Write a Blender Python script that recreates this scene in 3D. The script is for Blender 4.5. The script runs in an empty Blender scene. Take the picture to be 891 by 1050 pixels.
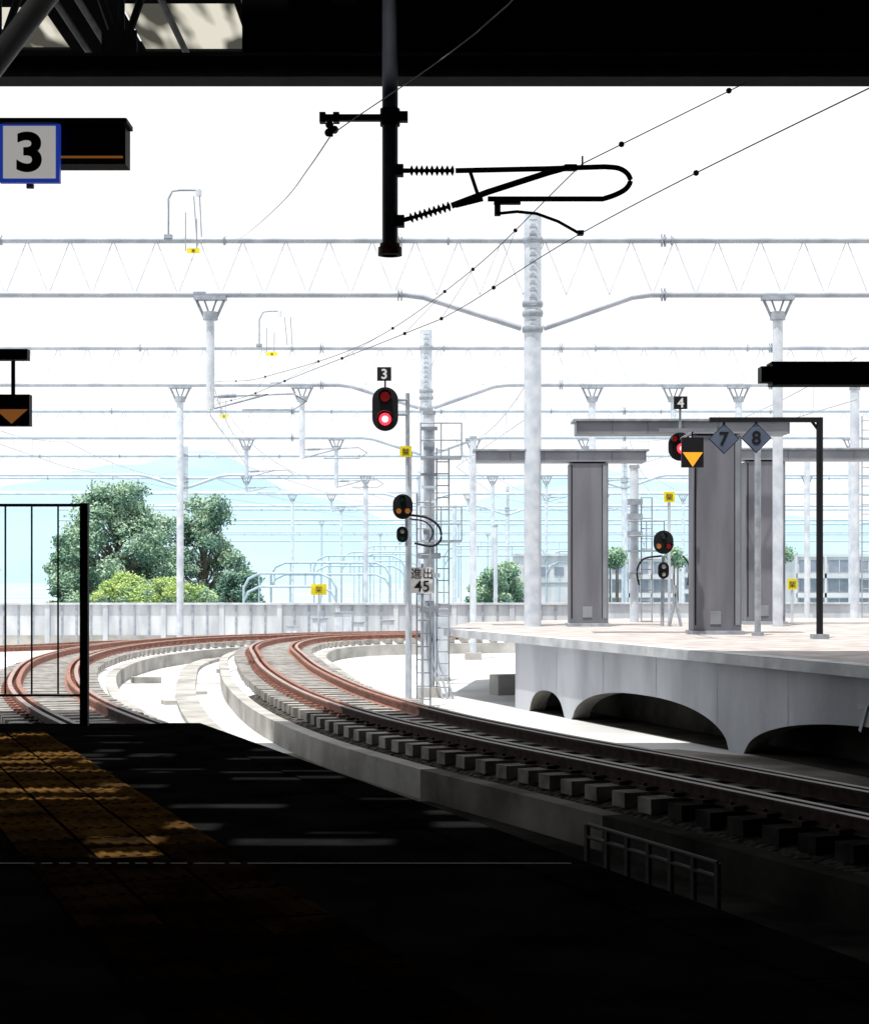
import bpy, bmesh, math, random
from mathutils import Vector, Matrix, noise
random.seed(7)
F=1800.0; CX=445.5; HZ=590.0; EYE=1.6
scene=bpy.context.scene
col=scene.collection
# ---------- survey helpers (image bearings -> metric positions at a known distance / height)
def bx(px,Y): return (px-CX)*Y/F
def bz(py,Y): return EYE-(py-HZ)*Y/F
def S(px,py,Y): return Vector((bx(px,Y),Y,bz(py,Y)))
def G(px,py,z=0.0):
    Y=(EYE-z)*F/(py-HZ); return Vector((bx(px,Y),Y,z))
# ---------- materials
def mat(name,c1,c2=None,scale=3.0,rough=0.6,metal=0.0,detail=6,bump=0.0,emit=None,es=0.0,spec=0.5,stretch=None,ramp=(0.35,0.65)):
    m=bpy.data.materials.new(name); m.use_nodes=True
    nt=m.node_tree; b=nt.nodes['Principled BSDF']
    b.inputs['Roughness'].default_value=rough; b.inputs['Metallic'].default_value=metal
    b.inputs['Specular IOR Level'].default_value=spec
    if c2 is None: c2=tuple(v*0.82 for v in c1)
    tc=nt.nodes.new('ShaderNodeTexCoord'); n=nt.nodes.new('ShaderNodeTexNoise')
    n.inputs['Scale'].default_value=scale; n.inputs['Detail'].default_value=detail
    if stretch:
        mp=nt.nodes.new('ShaderNodeMapping'); mp.inputs['Scale'].default_value=stretch
        nt.links.new(tc.outputs['Object'],mp.inputs[0]); nt.links.new(mp.outputs[0],n.inputs['Vector'])
    else: nt.links.new(tc.outputs['Object'],n.inputs['Vector'])
    r=nt.nodes.new('ShaderNodeValToRGB'); r.color_ramp.elements[0].color=(*c2,1); r.color_ramp.elements[1].color=(*c1,1)
    r.color_ramp.elements[0].position=ramp[0]; r.color_ramp.elements[1].position=ramp[1]
    nt.links.new(n.outputs['Fac'],r.inputs[0]); nt.links.new(r.outputs[0],b.inputs['Base Color'])
    if bump>0:
        bp=nt.nodes.new('ShaderNodeBump'); bp.inputs['Strength'].default_value=bump; bp.inputs['Distance'].default_value=0.03
        n2=nt.nodes.new('ShaderNodeTexNoise'); n2.inputs['Scale'].default_value=scale*8; n2.inputs['Detail'].default_value=8
        nt.links.new(tc.outputs['Object'],n2.inputs['Vector'])
        nt.links.new(n2.outputs['Fac'],bp.inputs['Height']); nt.links.new(bp.outputs[0],b.inputs['Normal'])
    if emit: b.inputs['Emission Color'].default_value=(*emit,1); b.inputs['Emission Strength'].default_value=es
    return m
M={}
M['black']=mat('black_paint',(0.012,0.013,0.016),rough=0.6,spec=.2)
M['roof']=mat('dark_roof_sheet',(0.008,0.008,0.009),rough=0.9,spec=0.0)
M['beam']=mat('dark_steel_beam',(0.05,0.055,0.06),(0.025,0.025,0.03),rough=0.7,spec=.2)
M['pipegrey']=mat('grey_pipe',(0.8,0.79,0.76),rough=0.5)
M['darkpipe']=mat('dark_galvanised_pipe',(0.065,0.075,0.10),(0.03,0.037,0.05),rough=0.45)
M['rust']=mat('rusty_flange',(0.14,0.06,0.03),(0.05,0.02,0.015),scale=12)
M['galv']=mat('galvanised_steel',(0.68,0.73,0.79),(0.48,0.54,0.62),scale=2.5,rough=0.5)
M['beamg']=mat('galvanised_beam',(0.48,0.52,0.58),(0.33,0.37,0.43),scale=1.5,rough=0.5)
M['beamf']=mat('hazed_galvanised_beam',(0.56,0.62,0.69),(0.45,0.51,0.58),scale=1.5,rough=0.5)  # paler copy: distance haze put into the colour
M['galvd']=mat('weathered_galvanised',(0.38,0.42,0.47),(0.24,0.275,0.32),scale=4,rough=0.55)
M['lattice']=mat('pale_lattice',(0.70,0.74,0.79),rough=0.5)
M['wire']=mat('wire_metal',(0.12,0.12,0.13),rough=0.5)
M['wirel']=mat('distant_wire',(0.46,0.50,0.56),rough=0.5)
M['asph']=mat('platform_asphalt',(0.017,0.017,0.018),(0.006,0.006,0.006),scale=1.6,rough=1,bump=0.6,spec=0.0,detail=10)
M['conc']=mat('sunlit_concrete',(0.70,0.71,0.71),(0.48,0.49,0.49),scale=0.35,rough=0.9,bump=0.3,detail=10,spec=0.1)
M['conc2']=mat('plinth_concrete',(0.50,0.495,0.47),(0.28,0.275,0.26),scale=0.8,rough=0.9,bump=0.4,detail=10,spec=0.05)
M['concsh']=mat('deep_shade_concrete',(0.06,0.058,0.053),(0.02,0.019,0.018),scale=0.9,rough=1,bump=0.4,detail=10,spec=0.0)  # darkest concrete copy: shade painted into its tone
M['concm']=mat('shade_tone_concrete',(0.26,0.25,0.23),(0.11,0.105,0.095),scale=0.7,rough=1,bump=0.4,detail=10,spec=0.0)  # mid-dark concrete copy, with shade put into the colour
M['parap']=mat('parapet_concrete',(0.64,0.67,0.70),(0.44,0.47,0.51),scale=0.7,rough=0.9,bump=0.3,detail=10,spec=0.1,stretch=(2,2,.5))
M['wallc']=mat('platform_wall_concrete',(0.56,0.59,0.64),(0.34,0.36,0.40),scale=0.6,rough=0.9,bump=0.3,detail=10,stretch=(1,1,0.35),spec=0.1)
M['deck']=mat('light_paving',(0.53,0.495,0.48),(0.36,0.33,0.32),scale=1.4,rough=0.85,bump=0.2,spec=0.1,detail=9)
M['slab']=mat('slab_edge',(0.64,0.67,0.70),(0.42,0.45,0.48),scale=1.5,rough=0.8)
M['ballast']=mat('ballast',(0.15,0.14,0.13),(0.014,0.013,0.012),scale=9,rough=1,bump=1.0,spec=0.0)
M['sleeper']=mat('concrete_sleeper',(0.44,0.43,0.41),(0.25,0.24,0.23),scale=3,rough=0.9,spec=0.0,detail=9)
M['sleeperd']=mat('half_shade_sleeper',(0.30,0.29,0.275),(0.13,0.125,0.118),scale=3,rough=0.9,spec=0.0,detail=9)  # darker sleeper copy; partial shade baked into the colour
M['sleeperb']=mat('deep_shade_sleeper',(0.05,0.048,0.045),(0.02,0.019,0.018),scale=3,rough=0.9,spec=0.0,detail=9)  # near-black sleeper copy standing in for deep shade by the station
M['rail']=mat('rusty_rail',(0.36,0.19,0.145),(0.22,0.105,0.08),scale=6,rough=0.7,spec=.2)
M['raild']=mat('shade_tone_rail',(0.060,0.038,0.032),(0.025,0.017,0.015),scale=6,rough=0.8,spec=.1)  # dark rail copy, shade near the station put in its colour
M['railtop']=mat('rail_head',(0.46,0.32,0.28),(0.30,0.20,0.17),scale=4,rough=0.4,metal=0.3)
M['railtopd']=mat('shade_tone_rail_head',(0.10,0.08,0.075),(0.05,0.04,0.038),scale=4,rough=0.5,metal=0.2)  # rail head copy darkened to match, as painted shade
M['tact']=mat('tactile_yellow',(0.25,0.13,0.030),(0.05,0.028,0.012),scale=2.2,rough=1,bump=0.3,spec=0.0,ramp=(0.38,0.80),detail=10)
M['tactb']=mat('half_shade_tactile',(0.075,0.038,0.013),(0.012,0.008,0.004),scale=2.2,rough=1,bump=0.3,spec=0.0,ramp=(0.38,0.85),detail=10)  # darker tactile copy; foreground shade painted in
M['tactc']=mat('deep_shade_tactile',(0.025,0.014,0.007),(0.006,0.004,0.003),scale=2.2,rough=1,bump=0.3,spec=0.0,ramp=(0.38,0.85),detail=10)  # almost black tactile copy, the deepest foreground shade as colour
M['grout']=mat('tile_grout',(0.008,0.006,0.004),rough=1,spec=0.0)
M['white']=mat('white_paint',(0.8,0.8,0.8),rough=0.5)
M['platew']=mat('illuminated_sign_face',(0.5,0.49,0.46),(0.44,0.43,0.41),scale=4,rough=0.5,emit=(.95,.93,.9),es=.34)
M['blue']=mat('blue_border',(0.03,0.06,0.35),rough=0.4,emit=(.02,.06,.5),es=.45)
M['orange']=mat('orange_lamp_panel',(0.95,0.42,0.03),rough=0.4,emit=(1,0.42,0.03),es=0.45)
M['orange2']=mat('dull_orange',(0.5,0.2,0.06),(0.4,0.15,0.04),rough=0.4,emit=(1,0.35,0.08),es=0.16)
M['yellow']=mat('yellow_sign',(0.9,0.78,0.01),rough=0.5,emit=None)
M['red']=mat('red_signal_lens',(0.8,0.02,0.03),rough=0.2,emit=(1,0.03,0.05),es=3.0)
M['redcore']=mat('red_signal_core',(1,0.5,0.5),rough=0.2,emit=(1,0.40,0.45),es=3.0)
M['amber']=mat('amber_lens',(0.5,0.2,0.05),rough=0.15,emit=(1,.4,.1),es=.2)
M['redoff']=mat('dim_red_lens',(0.2,0.01,0.02),rough=0.15,emit=(1,.05,.05),es=.1)
M['green']=mat('green_lens',(0.03,0.16,0.1),rough=0.15)
M['pillar']=mat('slate_pillar',(0.18,0.185,0.215),(0.13,0.135,0.16),scale=0.8,rough=0.55,stretch=(3,3,0.4),detail=9)
M['pillarb']=mat('pillar_beam',(0.27,0.29,0.33),(0.19,0.21,0.24),scale=1.2,rough=0.5)
M['darkrail']=mat('dark_railing_steel',(0.05,0.052,0.058),(0.03,0.03,0.034),rough=0.6,spec=.2)
M['slate']=mat('slate_blue_sign',(0.10,0.13,0.20),rough=0.5)
M['insul']=mat('insulator_ceramic',(0.02,0.018,0.02),rough=0.35)
M['bwhite']=mat('building_white',(0.62,0.64,0.67),(0.5,0.53,0.56),scale=0.3,rough=0.8)
M['bwin']=mat('window_glass',(0.18,0.22,0.28),(0.26,0.30,0.36),scale=1,rough=0.3)
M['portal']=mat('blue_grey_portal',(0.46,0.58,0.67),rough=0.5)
M['bark']=mat('bark',(0.14,0.12,0.10),rough=0.9,scale=5)
M['leaf1']=mat('leaf_mid',(0.20,0.34,0.23),(0.13,0.26,0.16),scale=0.6,rough=0.7)
M['leaf2']=mat('leaf_light',(0.38,0.51,0.37),(0.27,0.41,0.27),scale=0.6,rough=0.7)
M['leaf3']=mat('leaf_dark',(0.08,0.18,0.14),rough=0.7)
M['bush']=mat('leaf_yellow_green',(0.46,0.58,0.19),(0.30,0.46,0.15),scale=0.8,rough=0.7)
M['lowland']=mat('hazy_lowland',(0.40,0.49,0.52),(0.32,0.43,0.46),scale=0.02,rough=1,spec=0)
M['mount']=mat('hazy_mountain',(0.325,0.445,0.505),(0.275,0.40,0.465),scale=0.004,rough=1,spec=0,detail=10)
m=bpy.data.materials.new('skylight_sheet'); m.use_nodes=True; nt=m.node_tree
for n in list(nt.nodes): nt.nodes.remove(n)
o=nt.nodes.new('ShaderNodeOutputMaterial'); t=nt.nodes.new('ShaderNodeBsdfTranslucent')
tc=nt.nodes.new('ShaderNodeTexCoord'); n=nt.nodes.new('ShaderNodeTexNoise'); n.inputs['Scale'].default_value=.8; n.inputs['Detail'].default_value=1.5
mp=nt.nodes.new('ShaderNodeMapping'); mp.inputs['Scale'].default_value=(2.5,.6,1)
r=nt.nodes.new('ShaderNodeValToRGB'); r.color_ramp.elements[0].color=(0.03,0.03,0.025,1); r.color_ramp.elements[1].color=(0.30,0.29,0.25,1)
r.color_ramp.elements[0].position=0.42; r.color_ramp.elements[1].position=0.6
nt.links.new(tc.outputs['Object'],mp.inputs[0]); nt.links.new(mp.outputs[0],n.inputs['Vector']); nt.links.new(n.outputs['Fac'],r.inputs[0]); nt.links.new(r.outputs[0],t.inputs[0]); nt.links.new(t.outputs[0],o.inputs[0])
M['skyl']=m
# ---------- mesh builder
class B:
    def __init__(s): s.v=[];s.f=[];s.m=[];s.mats=[];s.sm=[]
    def mi(s,k):
        if k not in s.mats: s.mats.append(k)
        return s.mats.index(k)
    def add(s,vs,fs,k,smooth=False):
        o=len(s.v); s.v+= [tuple(x) for x in vs]; i=s.mi(k)
        for f in fs: s.f.append([o+a for a in f]); s.m.append(i); s.sm.append(smooth)
    def box(s,c,d,k,rz=0.0,rx=0.0,ry=0.0):
        R=Matrix.Rotation(rz,3,'Z')@Matrix.Rotation(rx,3,'X')@Matrix.Rotation(ry,3,'Y')
        vs=[Vector(c)+R@Vector((x*d[0]/2,y*d[1]/2,z*d[2]/2)) for x in(-1,1) for y in(-1,1) for z in(-1,1)]
        s.add(vs,[(0,1,3,2),(4,6,7,5),(0,4,5,1),(2,3,7,6),(0,2,6,4),(1,5,7,3)],k)
    def tube(s,pts,r,k,n=8,caps=True):
        pts=[Vector(p) for p in pts]; rs=r if isinstance(r,(list,tuple)) else [r]*len(pts)
        vs=[];fs=[]
        for i,p in enumerate(pts):
            a=pts[max(i-1,0)]; b=pts[min(i+1,len(pts)-1)]; d=(b-a).normalized()
            u=d.cross(Vector((0,0,1)));
            if u.length<1e-3: u=d.cross(Vector((0,1,0)))
            u.normalize(); w=d.cross(u)
            for j in range(n):
                t=2*math.pi*(j+0.5)/n; vs.append(p+(u*math.cos(t)+w*math.sin(t))*rs[i])
        for i in range(len(pts)-1):
            for j in range(n):
                fs.append((i*n+j,i*n+(j+1)%n,(i+1)*n+(j+1)%n,(i+1)*n+j))
        s.add(vs,fs,k,n>4)
        if caps:
            s.add(vs[:n],[tuple(range(n))],k); s.add(vs[-n:],[tuple(range(n-1,-1,-1))],k)
    def prism(s,poly,z0,z1,k,ktop=None):
        n=len(poly); vs=[(p[0],p[1],z0) for p in poly]+[(p[0],p[1],z1) for p in poly]
        s.add(vs,[(i,(i+1)%n,n+(i+1)%n,n+i) for i in range(n)]+[tuple(range(n-1,-1,-1))],k)
        s.add(vs[n:],[tuple(range(n))],ktop or k)
    def slabxz(s,poly,y0,y1,k):
        n=len(poly); vs=[(p[0],y0,p[1]) for p in poly]+[(p[0],y1,p[1]) for p in poly]
        s.add(vs,[(i,(i+1)%n,n+(i+1)%n,n+i) for i in range(n)]+[tuple(range(n)),tuple(range(2*n-1,n-1,-1))],k)
    def ball(s,c,r,k,sc=(1,1,1),n=10):
        vs=[];fs=[]
        for i in range(n//2+1):
            a=math.pi*i/(n//2)
            for j in range(n):
                b=2*math.pi*j/n; vs.append(Vector(c)+Vector((math.sin(a)*math.cos(b)*sc[0],math.sin(a)*math.sin(b)*sc[1],math.cos(a)*sc[2]))*r)
        for i in range(n//2):
            for j in range(n): fs.append((i*n+j,i*n+(j+1)%n,(i+1)*n+(j+1)%n,(i+1)*n+j))
        s.add(vs,fs,k,True)
    def text(s,txt,c,h,k,bold=0.02,flat=0.004,squash=1.0):
        cu=bpy.data.curves.new('t','FONT'); cu.body=txt; cu.size=h*1.38; cu.align_x='CENTER'; cu.align_y='CENTER'; cu.offset=bold*h; cu.extrude=flat
        ob=bpy.data.objects.new('t',cu); col.objects.link(ob)
        dg=bpy.context.evaluated_depsgraph_get(); me=bpy.data.meshes.new_from_object(ob.evaluated_get(dg))
        if len(me.vertices):
            xs=[v.co.x for v in me.vertices]; ys=[v.co.y for v in me.vertices]; mx=(min(xs)+max(xs))/2; my=(min(ys)+max(ys))/2
            vs=[(c[0]+(v.co.x-mx)*squash,c[1]-v.co.z,c[2]+v.co.y-my) for v in me.vertices]
            s.add(vs,[tuple(p.vertices) for p in me.polygons],k)
        bpy.data.objects.remove(ob); bpy.data.meshes.remove(me)
    def done(s,name,bevel=0):
        me=bpy.data.meshes.new(name); me.from_pydata(s.v,[],s.f)
        for k in s.mats: me.materials.append(M[k])
        me.polygons.foreach_set('material_index',s.m); me.polygons.foreach_set('use_smooth',s.sm); me.update()
        ob=bpy.data.objects.new(name,me); col.objects.link(ob)
        if bevel:
            b=ob.modifiers.new('bev','BEVEL'); b.width=bevel; b.segments=2; b.limit_method='ANGLE'
        return ob
def catmull(pts,n=12):
    P=[Vector(p) for p in pts]; P=[P[0]*2-P[1]]+P+[P[-1]*2-P[-2]]; out=[]
    for i in range(1,len(P)-2):
        for j in range(n):
            t=j/n; a,b,c,d=P[i-1:i+3]
            out.append(0.5*((2*b)+(c-a)*t+(2*a-5*b+4*c-d)*t*t+(-a+3*b-3*c+d)*t**3))
    out.append(P[-2]); return out
# ================= terrain
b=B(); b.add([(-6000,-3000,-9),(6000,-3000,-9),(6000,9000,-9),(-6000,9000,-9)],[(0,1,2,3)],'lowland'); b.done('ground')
b=B()
vs=[];fs=[];nx=140;ny=14
for j in range(ny):
    for i in range(nx):
        x=-2600+5200*i/(nx-1); t=j/(ny-1)
        px=CX+F*x/2700
        top=118+50*noise.noise(Vector((x*0.0022,0,3)))*2+22*noise.noise(Vector((x*0.009,1,3)))
        top+=115*math.exp(-((px-110)/190)**2)+60*math.exp(-((px-700)/140)**2)
        prof=math.sin(t*math.pi/2)
        vs.append((x,2300+900*t+60*noise.noise(Vector((x*.004,t*3,0))),-12+top*prof+(math.sin(t*math.pi)*26*noise.noise(Vector((x*.008,t*5,7))))))
for j in range(ny-1):
    for i in range(nx-1): a=j*nx+i; fs.append((a,a+1,a+nx+1,a+nx))
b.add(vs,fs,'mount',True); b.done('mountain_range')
b=B(); b.box((0,30,-5.5),(170,130,7.0),'conc')
b.done('viaduct_deck')
def irregular(y0,amp,sd):
    return [(x,y0+amp*noise.noise(Vector((x*.35,sd,0)))+amp*.4*noise.noise(Vector((x*1.7,sd,4)))) for x in [38-1.0*i for i in range(73)]]
b=B(); b.add([(x,y,-1.996) for x,y in [(-34,-30),(38,-30)]+irregular(35.5,2.0,2)],[tuple(range(75))],'concm'); b.done('shade_tone_track_floor')  # painted shade over the track floor, with a ragged far edge
b=B(); b.add([(x,y,-1.992) for x,y in [(-34,-30),(38,-30)]+irregular(28,1.5,9)],[tuple(range(75))],'concsh'); b.done('deep_shade_track_floor')  # second, deeper layer of painted shade nearer the station
# ================= own platform
def ex(Y): return -2.53+(18.95-Y)*0.367
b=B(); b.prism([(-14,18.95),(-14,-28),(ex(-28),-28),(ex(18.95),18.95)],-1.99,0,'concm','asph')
b.done('station_platform',0.02)
b=B()
for i in range(24):
    y0=18.9-i*1.2; y1=y0-1.18
    b.prism([(ex(y0)-.42,y0),(ex(y0)-.42+.43,y1),(ex(y1)-.0-.01,y1),(ex(y0)-.01,y0)],0.002,0.012,'asph')
b.done('platform_edge_paving')
A0=G(48,752).xy; A1=G(262,888).xy; dr=(A1-A0).normalized(); nrm=Vector((dr.y,-dr.x))
if nrm.x>0: nrm=-nrm
W=1.18; T=W/3
b=B()
L0=-0.1
start=A0+dr*L0
b.add([(p.x,p.y,0.004) for p in (start,start+nrm*W,start+nrm*W+dr*22,start+dr*22)],[(0,1,2,3)],'grout')
k=0; rt=random.Random(2)
while k*T<21:
    for j in range(3):
        p=start+dr*(k*T+.012)+nrm*(j*T+.012); q=T-.02-rt.random()*.008; zz=.009+rt.random()*.004
        yj=p.y+rt.uniform(-.7,.7); tk='tact' if yj>10.2 else ('tactb' if yj>8.4 else 'tactc')  # tiles step darker toward the camera: shade set by colour
        cs=[p,p+nrm*q,p+nrm*q+dr*q,p+dr*q]
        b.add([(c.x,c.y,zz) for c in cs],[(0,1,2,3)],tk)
        for r_ in range(4):
            c0=p+nrm*(q*(r_+.5)/4)
            a1=c0+dr*.03; a2=c0+dr*(q-.03); w=nrm*.022
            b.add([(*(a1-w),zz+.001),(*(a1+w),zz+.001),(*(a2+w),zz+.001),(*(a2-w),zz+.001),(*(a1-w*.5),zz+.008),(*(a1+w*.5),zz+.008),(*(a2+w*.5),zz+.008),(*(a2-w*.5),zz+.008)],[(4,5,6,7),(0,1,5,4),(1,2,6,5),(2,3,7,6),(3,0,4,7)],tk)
    k+=1
b.done('tactile_paving_strip')
b=B(); b.box((-5,2880/298,0.010),(11.5,.02,.012),'darkrail'); b.done('platform_joint_strip')
# ================= tracks
def offset(cl,d):
    out=[]
    for i,p in enumerate(cl):
        a=cl[max(i-1,0)];c=cl[min(i+1,len(cl)-1)]; t=(c-a); t.z=0; t.normalize(); out.append(p+Vector((t.y,-t.x,0))*d)
    return out
def sweep(b,path,prof,k,kf=None):
    vs=[];n=len(prof)
    for i,p in enumerate(path):
        a=path[max(i-1,0)];c=path[min(i+1,len(path)-1)]; t=(c-a); t.z=0; t.normalize(); r=Vector((t.y,-t.x,0))
        for (u,z) in prof: vs.append(p+r*u+Vector((0,0,z)))
    for i in range(len(path)-1):
        kk=k if kf is None else kf(path[i])
        fs=[(i*n+j,i*n+j+1,(i+1)*n+j+1,(i+1)*n+j) for j in range(n-1)]
        mi=b.mi(kk)
        if i==0: o=len(b.v); b.v+=[tuple(v) for v in vs]
        for f in fs: b.f.append([o+a_ for a_ in f]); b.m.append(mi); b.sm.append(False)
def rail(b,path,top=True):
    h=.2; w=.055
    kf=lambda p:'raild' if p.y<36 else 'rail'  # near stretch switches to the painted-shade rail copies
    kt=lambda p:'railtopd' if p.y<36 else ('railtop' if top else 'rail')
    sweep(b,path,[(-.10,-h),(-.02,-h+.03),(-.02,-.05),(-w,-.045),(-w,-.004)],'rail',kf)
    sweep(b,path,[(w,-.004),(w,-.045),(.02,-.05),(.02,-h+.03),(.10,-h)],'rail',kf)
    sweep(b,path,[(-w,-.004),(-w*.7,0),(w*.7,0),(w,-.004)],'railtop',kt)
def track(name,pts,near=False,guard=True,zr=-1.1):
    cl=catmull([Vector((p[0],p[1],zr)) for p in pts])
    b=B(); g=.86; rs=random.Random(8)
    for s_ in (-1,1):
        rail(b,offset(cl,s_*g))
        if guard: rail(b,offset(cl,s_*(g-.22)),False)
    acc=0
    for i in range(len(cl)-1):
        d=(cl[i+1]-cl[i]); L=d.length
        while acc<L:
            p=cl[i]+d*(acc/L); ang=math.atan2(d.y,d.x)+rs.uniform(-.012,.012)
            yy_=p.y+rs.uniform(-.8,.8); sk_='sleeper' if yy_>30 else ('sleeperd' if yy_>23.5 else 'sleeperb'); rk='rail' if p.y>36 else 'raild'  # sleeper tone steps darker towards the station, shade as colour
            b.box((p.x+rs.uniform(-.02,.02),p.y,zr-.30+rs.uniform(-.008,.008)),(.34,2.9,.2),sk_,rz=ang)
            for s_ in(-1,1):
                q=p+Vector((d.y,-d.x,0)).normalized()*g*s_
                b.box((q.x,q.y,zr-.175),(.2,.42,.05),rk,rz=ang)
                for o in(-.15,.15): b.box((q.x+o,q.y,zr-.14),(.05,.05,.06),rk,rz=ang)
            acc+=.72
        acc-=L
    b.done(name)
    b=B(); kf=lambda p:'concsh' if p.y<23.5 else ('concm' if p.y<29 else 'conc2')  # bed sides take painted-shade concrete on the near stretch
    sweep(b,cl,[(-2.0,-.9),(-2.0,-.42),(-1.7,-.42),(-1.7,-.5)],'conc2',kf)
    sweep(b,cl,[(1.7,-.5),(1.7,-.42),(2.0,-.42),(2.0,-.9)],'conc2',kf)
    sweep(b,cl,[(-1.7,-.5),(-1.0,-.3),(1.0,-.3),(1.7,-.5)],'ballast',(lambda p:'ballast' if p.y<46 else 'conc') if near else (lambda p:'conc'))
    b.done('track_bed')
    return cl
clR=track('railway_track',[(17,-7),(11,6.5),(7.0,16.5),(4.7,22),(3.15,25.6),(1.3,29.8),(-.6,35),(-2.4,41.9),(-4.1,51.2),(-5.3,60),(-6.2,68),(-6.1,74.5),(-4.9,78.6),(-2.6,81),(1.5,82.8),(10,84.5),(30,86)],near=True)
clL=track('railway_track',[(-4.2,28.6),(-5.9,32.2),(-8.3,38.9),(-10.4,46.8),(-12.3,57.5),(-12.6,67.5),(-10.9,75.6),(-7.0,81.2),(-2,84.6),(10,87.2),(30,88)])
b=B(); cl=catmull([Vector((x,y,-1.3)) for x,y in [(-60,58),(-35,64),(-19,71),(-14,77.5),(-7,84),(3,87.6),(20,89)]])
for s_ in(-.86,.86): rail(b,offset(cl,s_))
b.done('railway_track')
b=B()
tr=offset(clR,-3.1)
for i in range(3,len(tr)-40):
    if tr[i].y>22:
        sweep(b,[tr[i]+Vector((0,0,-.9)),tr[i]+(tr[i+1]-tr[i])*.96+Vector((0,0,-.9))],[(-.3,0),(-.3,.12),(.3,.12),(.3,0)],'conc2',(lambda p:'concsh' if p.y<25 else ('concm' if p.y<31 else 'conc2')))  # near end of the trough uses painted-shade concrete
b.done('cable_trough')
b=B()
for (px,py,w,h) in [(180,722,.7,.12),(150,700,.9,.2),(230,690,.5,.15),(205,712,.4,.1),(110,690,.4,.3),(330,664,.6,.25),(380,668,.8,.2),(520,712,.9,.6)]:
    p=G(px,py,-2); b.box((p.x,p.y,-2+h/2),(w,w*.7,h),'conc2',rz=.4)
b.done('junction_box_group',.01)
# ================= opposite platform
def EP(t): return Vector((.28+7.3*t,52.4-21.8*t))
ev=(EP(1)-EP(0)).normalized(); en=Vector((-ev.y,ev.x))
if en.x<0: en=-en
b=B()
def sh(p,d): return p+en*d
back=[(60,10),(60,66),(8,66),(1.2,60)]
front=[EP(0),EP(2.6)]
b.prism([front[0],front[1]]+[Vector(x) for x in [(60,-5)]+back[1:]],-.2,0,'slab','deck')
L_=(EP(2.6)-EP(0)).length; q=.3
while q<L_-1:
    a_=EP(0)+ev*q; c_=a_+ev*.97
    b.prism([sh(a_,.04),sh(c_,.04),sh(c_,.5),sh(a_,.5)],.004,.014,'slab'); q+=1.0
b.done('opposite_platform')
b=B()
Ltot=(EP(1)-EP(0)).length
def wallpt(s_,z,d=.25): p=EP(0)+ev*s_; p=sh(p,d); return (p.x,p.y,z)
arches=[(.275*Ltot,.375*Ltot,.62),(.40*Ltot,.755*Ltot,.88),(.785*Ltot,1.28*Ltot,.92),(1.31*Ltot,1.8*Ltot,.95),(1.83*Ltot,2.3*Ltot,.95)]
def arch_h(s_):
    for a,c,h in arches:
        if a<s_<c:
            u=(s_-a)/(c-a)*2-1; return -2.0+h*math.sqrt(max(0,1-abs(u)**2.4))
    return -2.0
N=500; s0=.228*Ltot; s1=2.5*Ltot
for i in range(N):
    a=s0+(s1-s0)*i/N; c=s0+(s1-s0)*(i+1)/N
    za,zc=arch_h(a),arch_h(c)
    b.add([wallpt(a,za),wallpt(c,zc),wallpt(c,-.2),wallpt(a,-.2)],[(0,1,2,3)],'wallc')
    if za>-2 or zc>-2: b.add([wallpt(a,za),wallpt(c,zc),wallpt(c,zc,.7),wallpt(a,za,.7)],[(0,3,2,1)],'concm')
b.add([wallpt(s0,-2),wallpt(s0,-.2),wallpt(s0,-.2,8),wallpt(s0,-2,8)],[(0,1,2,3)],'wallc')
b.add([wallpt(s0,-2,1.6),wallpt(s1,-2,1.6),wallpt(s1,-.2,1.6),wallpt(s0,-.2,1.6)],[(0,1,2,3)],'concsh')
b.add([wallpt(s0,-1.985,.3),wallpt(s1,-1.985,.3),wallpt(s1,-1.985,1.6),wallpt(s0,-1.985,1.6)],[(0,1,2,3)],'concsh')
for i in range(1,9):
    q=s0+i*2.9
    b.add([wallpt(q,arch_h(q),.246),wallpt(q+.03,arch_h(q+.03),.246),wallpt(q+.03,-.2,.246),wallpt(q,-.2,.246)],[(0,1,2,3)],'galvd')
b.done('platform_arch_wall')
p=EP(.975); p=sh(p,.22)
b=B(); b.text('7',(0,0,0),.5,'galvd',flat=.002); ob=b.done('wall_number'); ob.location=(p.x,p.y,bz(737,p.y)); ob.rotation_euler=(0,0,math.atan2(ev.y,ev.x))
# ================= T pillars
def tpillar(name,Y,xa,xb,ztop,bxa,bxb,bh):
    b=B(); w=xb-xa; cx=(xa+xb)/2
    b.box((cx,Y,.05),(w+.14,1.1,.1),'galvd'); b.box((cx,Y,(.1+ztop)/2),(w,.9,ztop-.1),'pillar')
    b.box((xb-.10,Y-.455,ztop/2+.1),(.13,.012,ztop-.3),'pillarb'); b.box((xb-.19,Y-.453,ztop/2+.1),(.02,.012,ztop-.3),'black'); b.box((xa+.06,Y-.455,ztop/2+.1),(.04,.012,ztop-.3),'black')
    b.box((cx-.05,Y-.462,.45),(.3,.02,.35),'pillarb')
    b.box((cx,Y,ztop+.02),(w*.8,.8,.06),'black')
    b.box(((bxa+bxb)/2,Y,ztop+.05+bh/2),(bxb-bxa,1.0,bh),'pillarb')
    b.box(((bxa+bxb)/2,Y,ztop+.08+bh),(bxb-bxa+.2,1.15,.06),'galvd')
    n=int((bxb-bxa)/.9)
    for i in range(n+1): b.box((bxa+(bxb-bxa)*i/n,Y-.505,ztop+.05+bh/2),(.03,.012,bh),'pillar')
    return b.done(name,.015)
tpillar('canopy_pillar',55.4,bx(583,55.4),bx(622,55.4),bz(476,55.4),bx(488,55.4),bx(660,55.4),.33)
tpillar('canopy_pillar',48,bx(708,48),bx(757,48),bz(448,48),bx(590,48),bx(805,48),.34)
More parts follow.
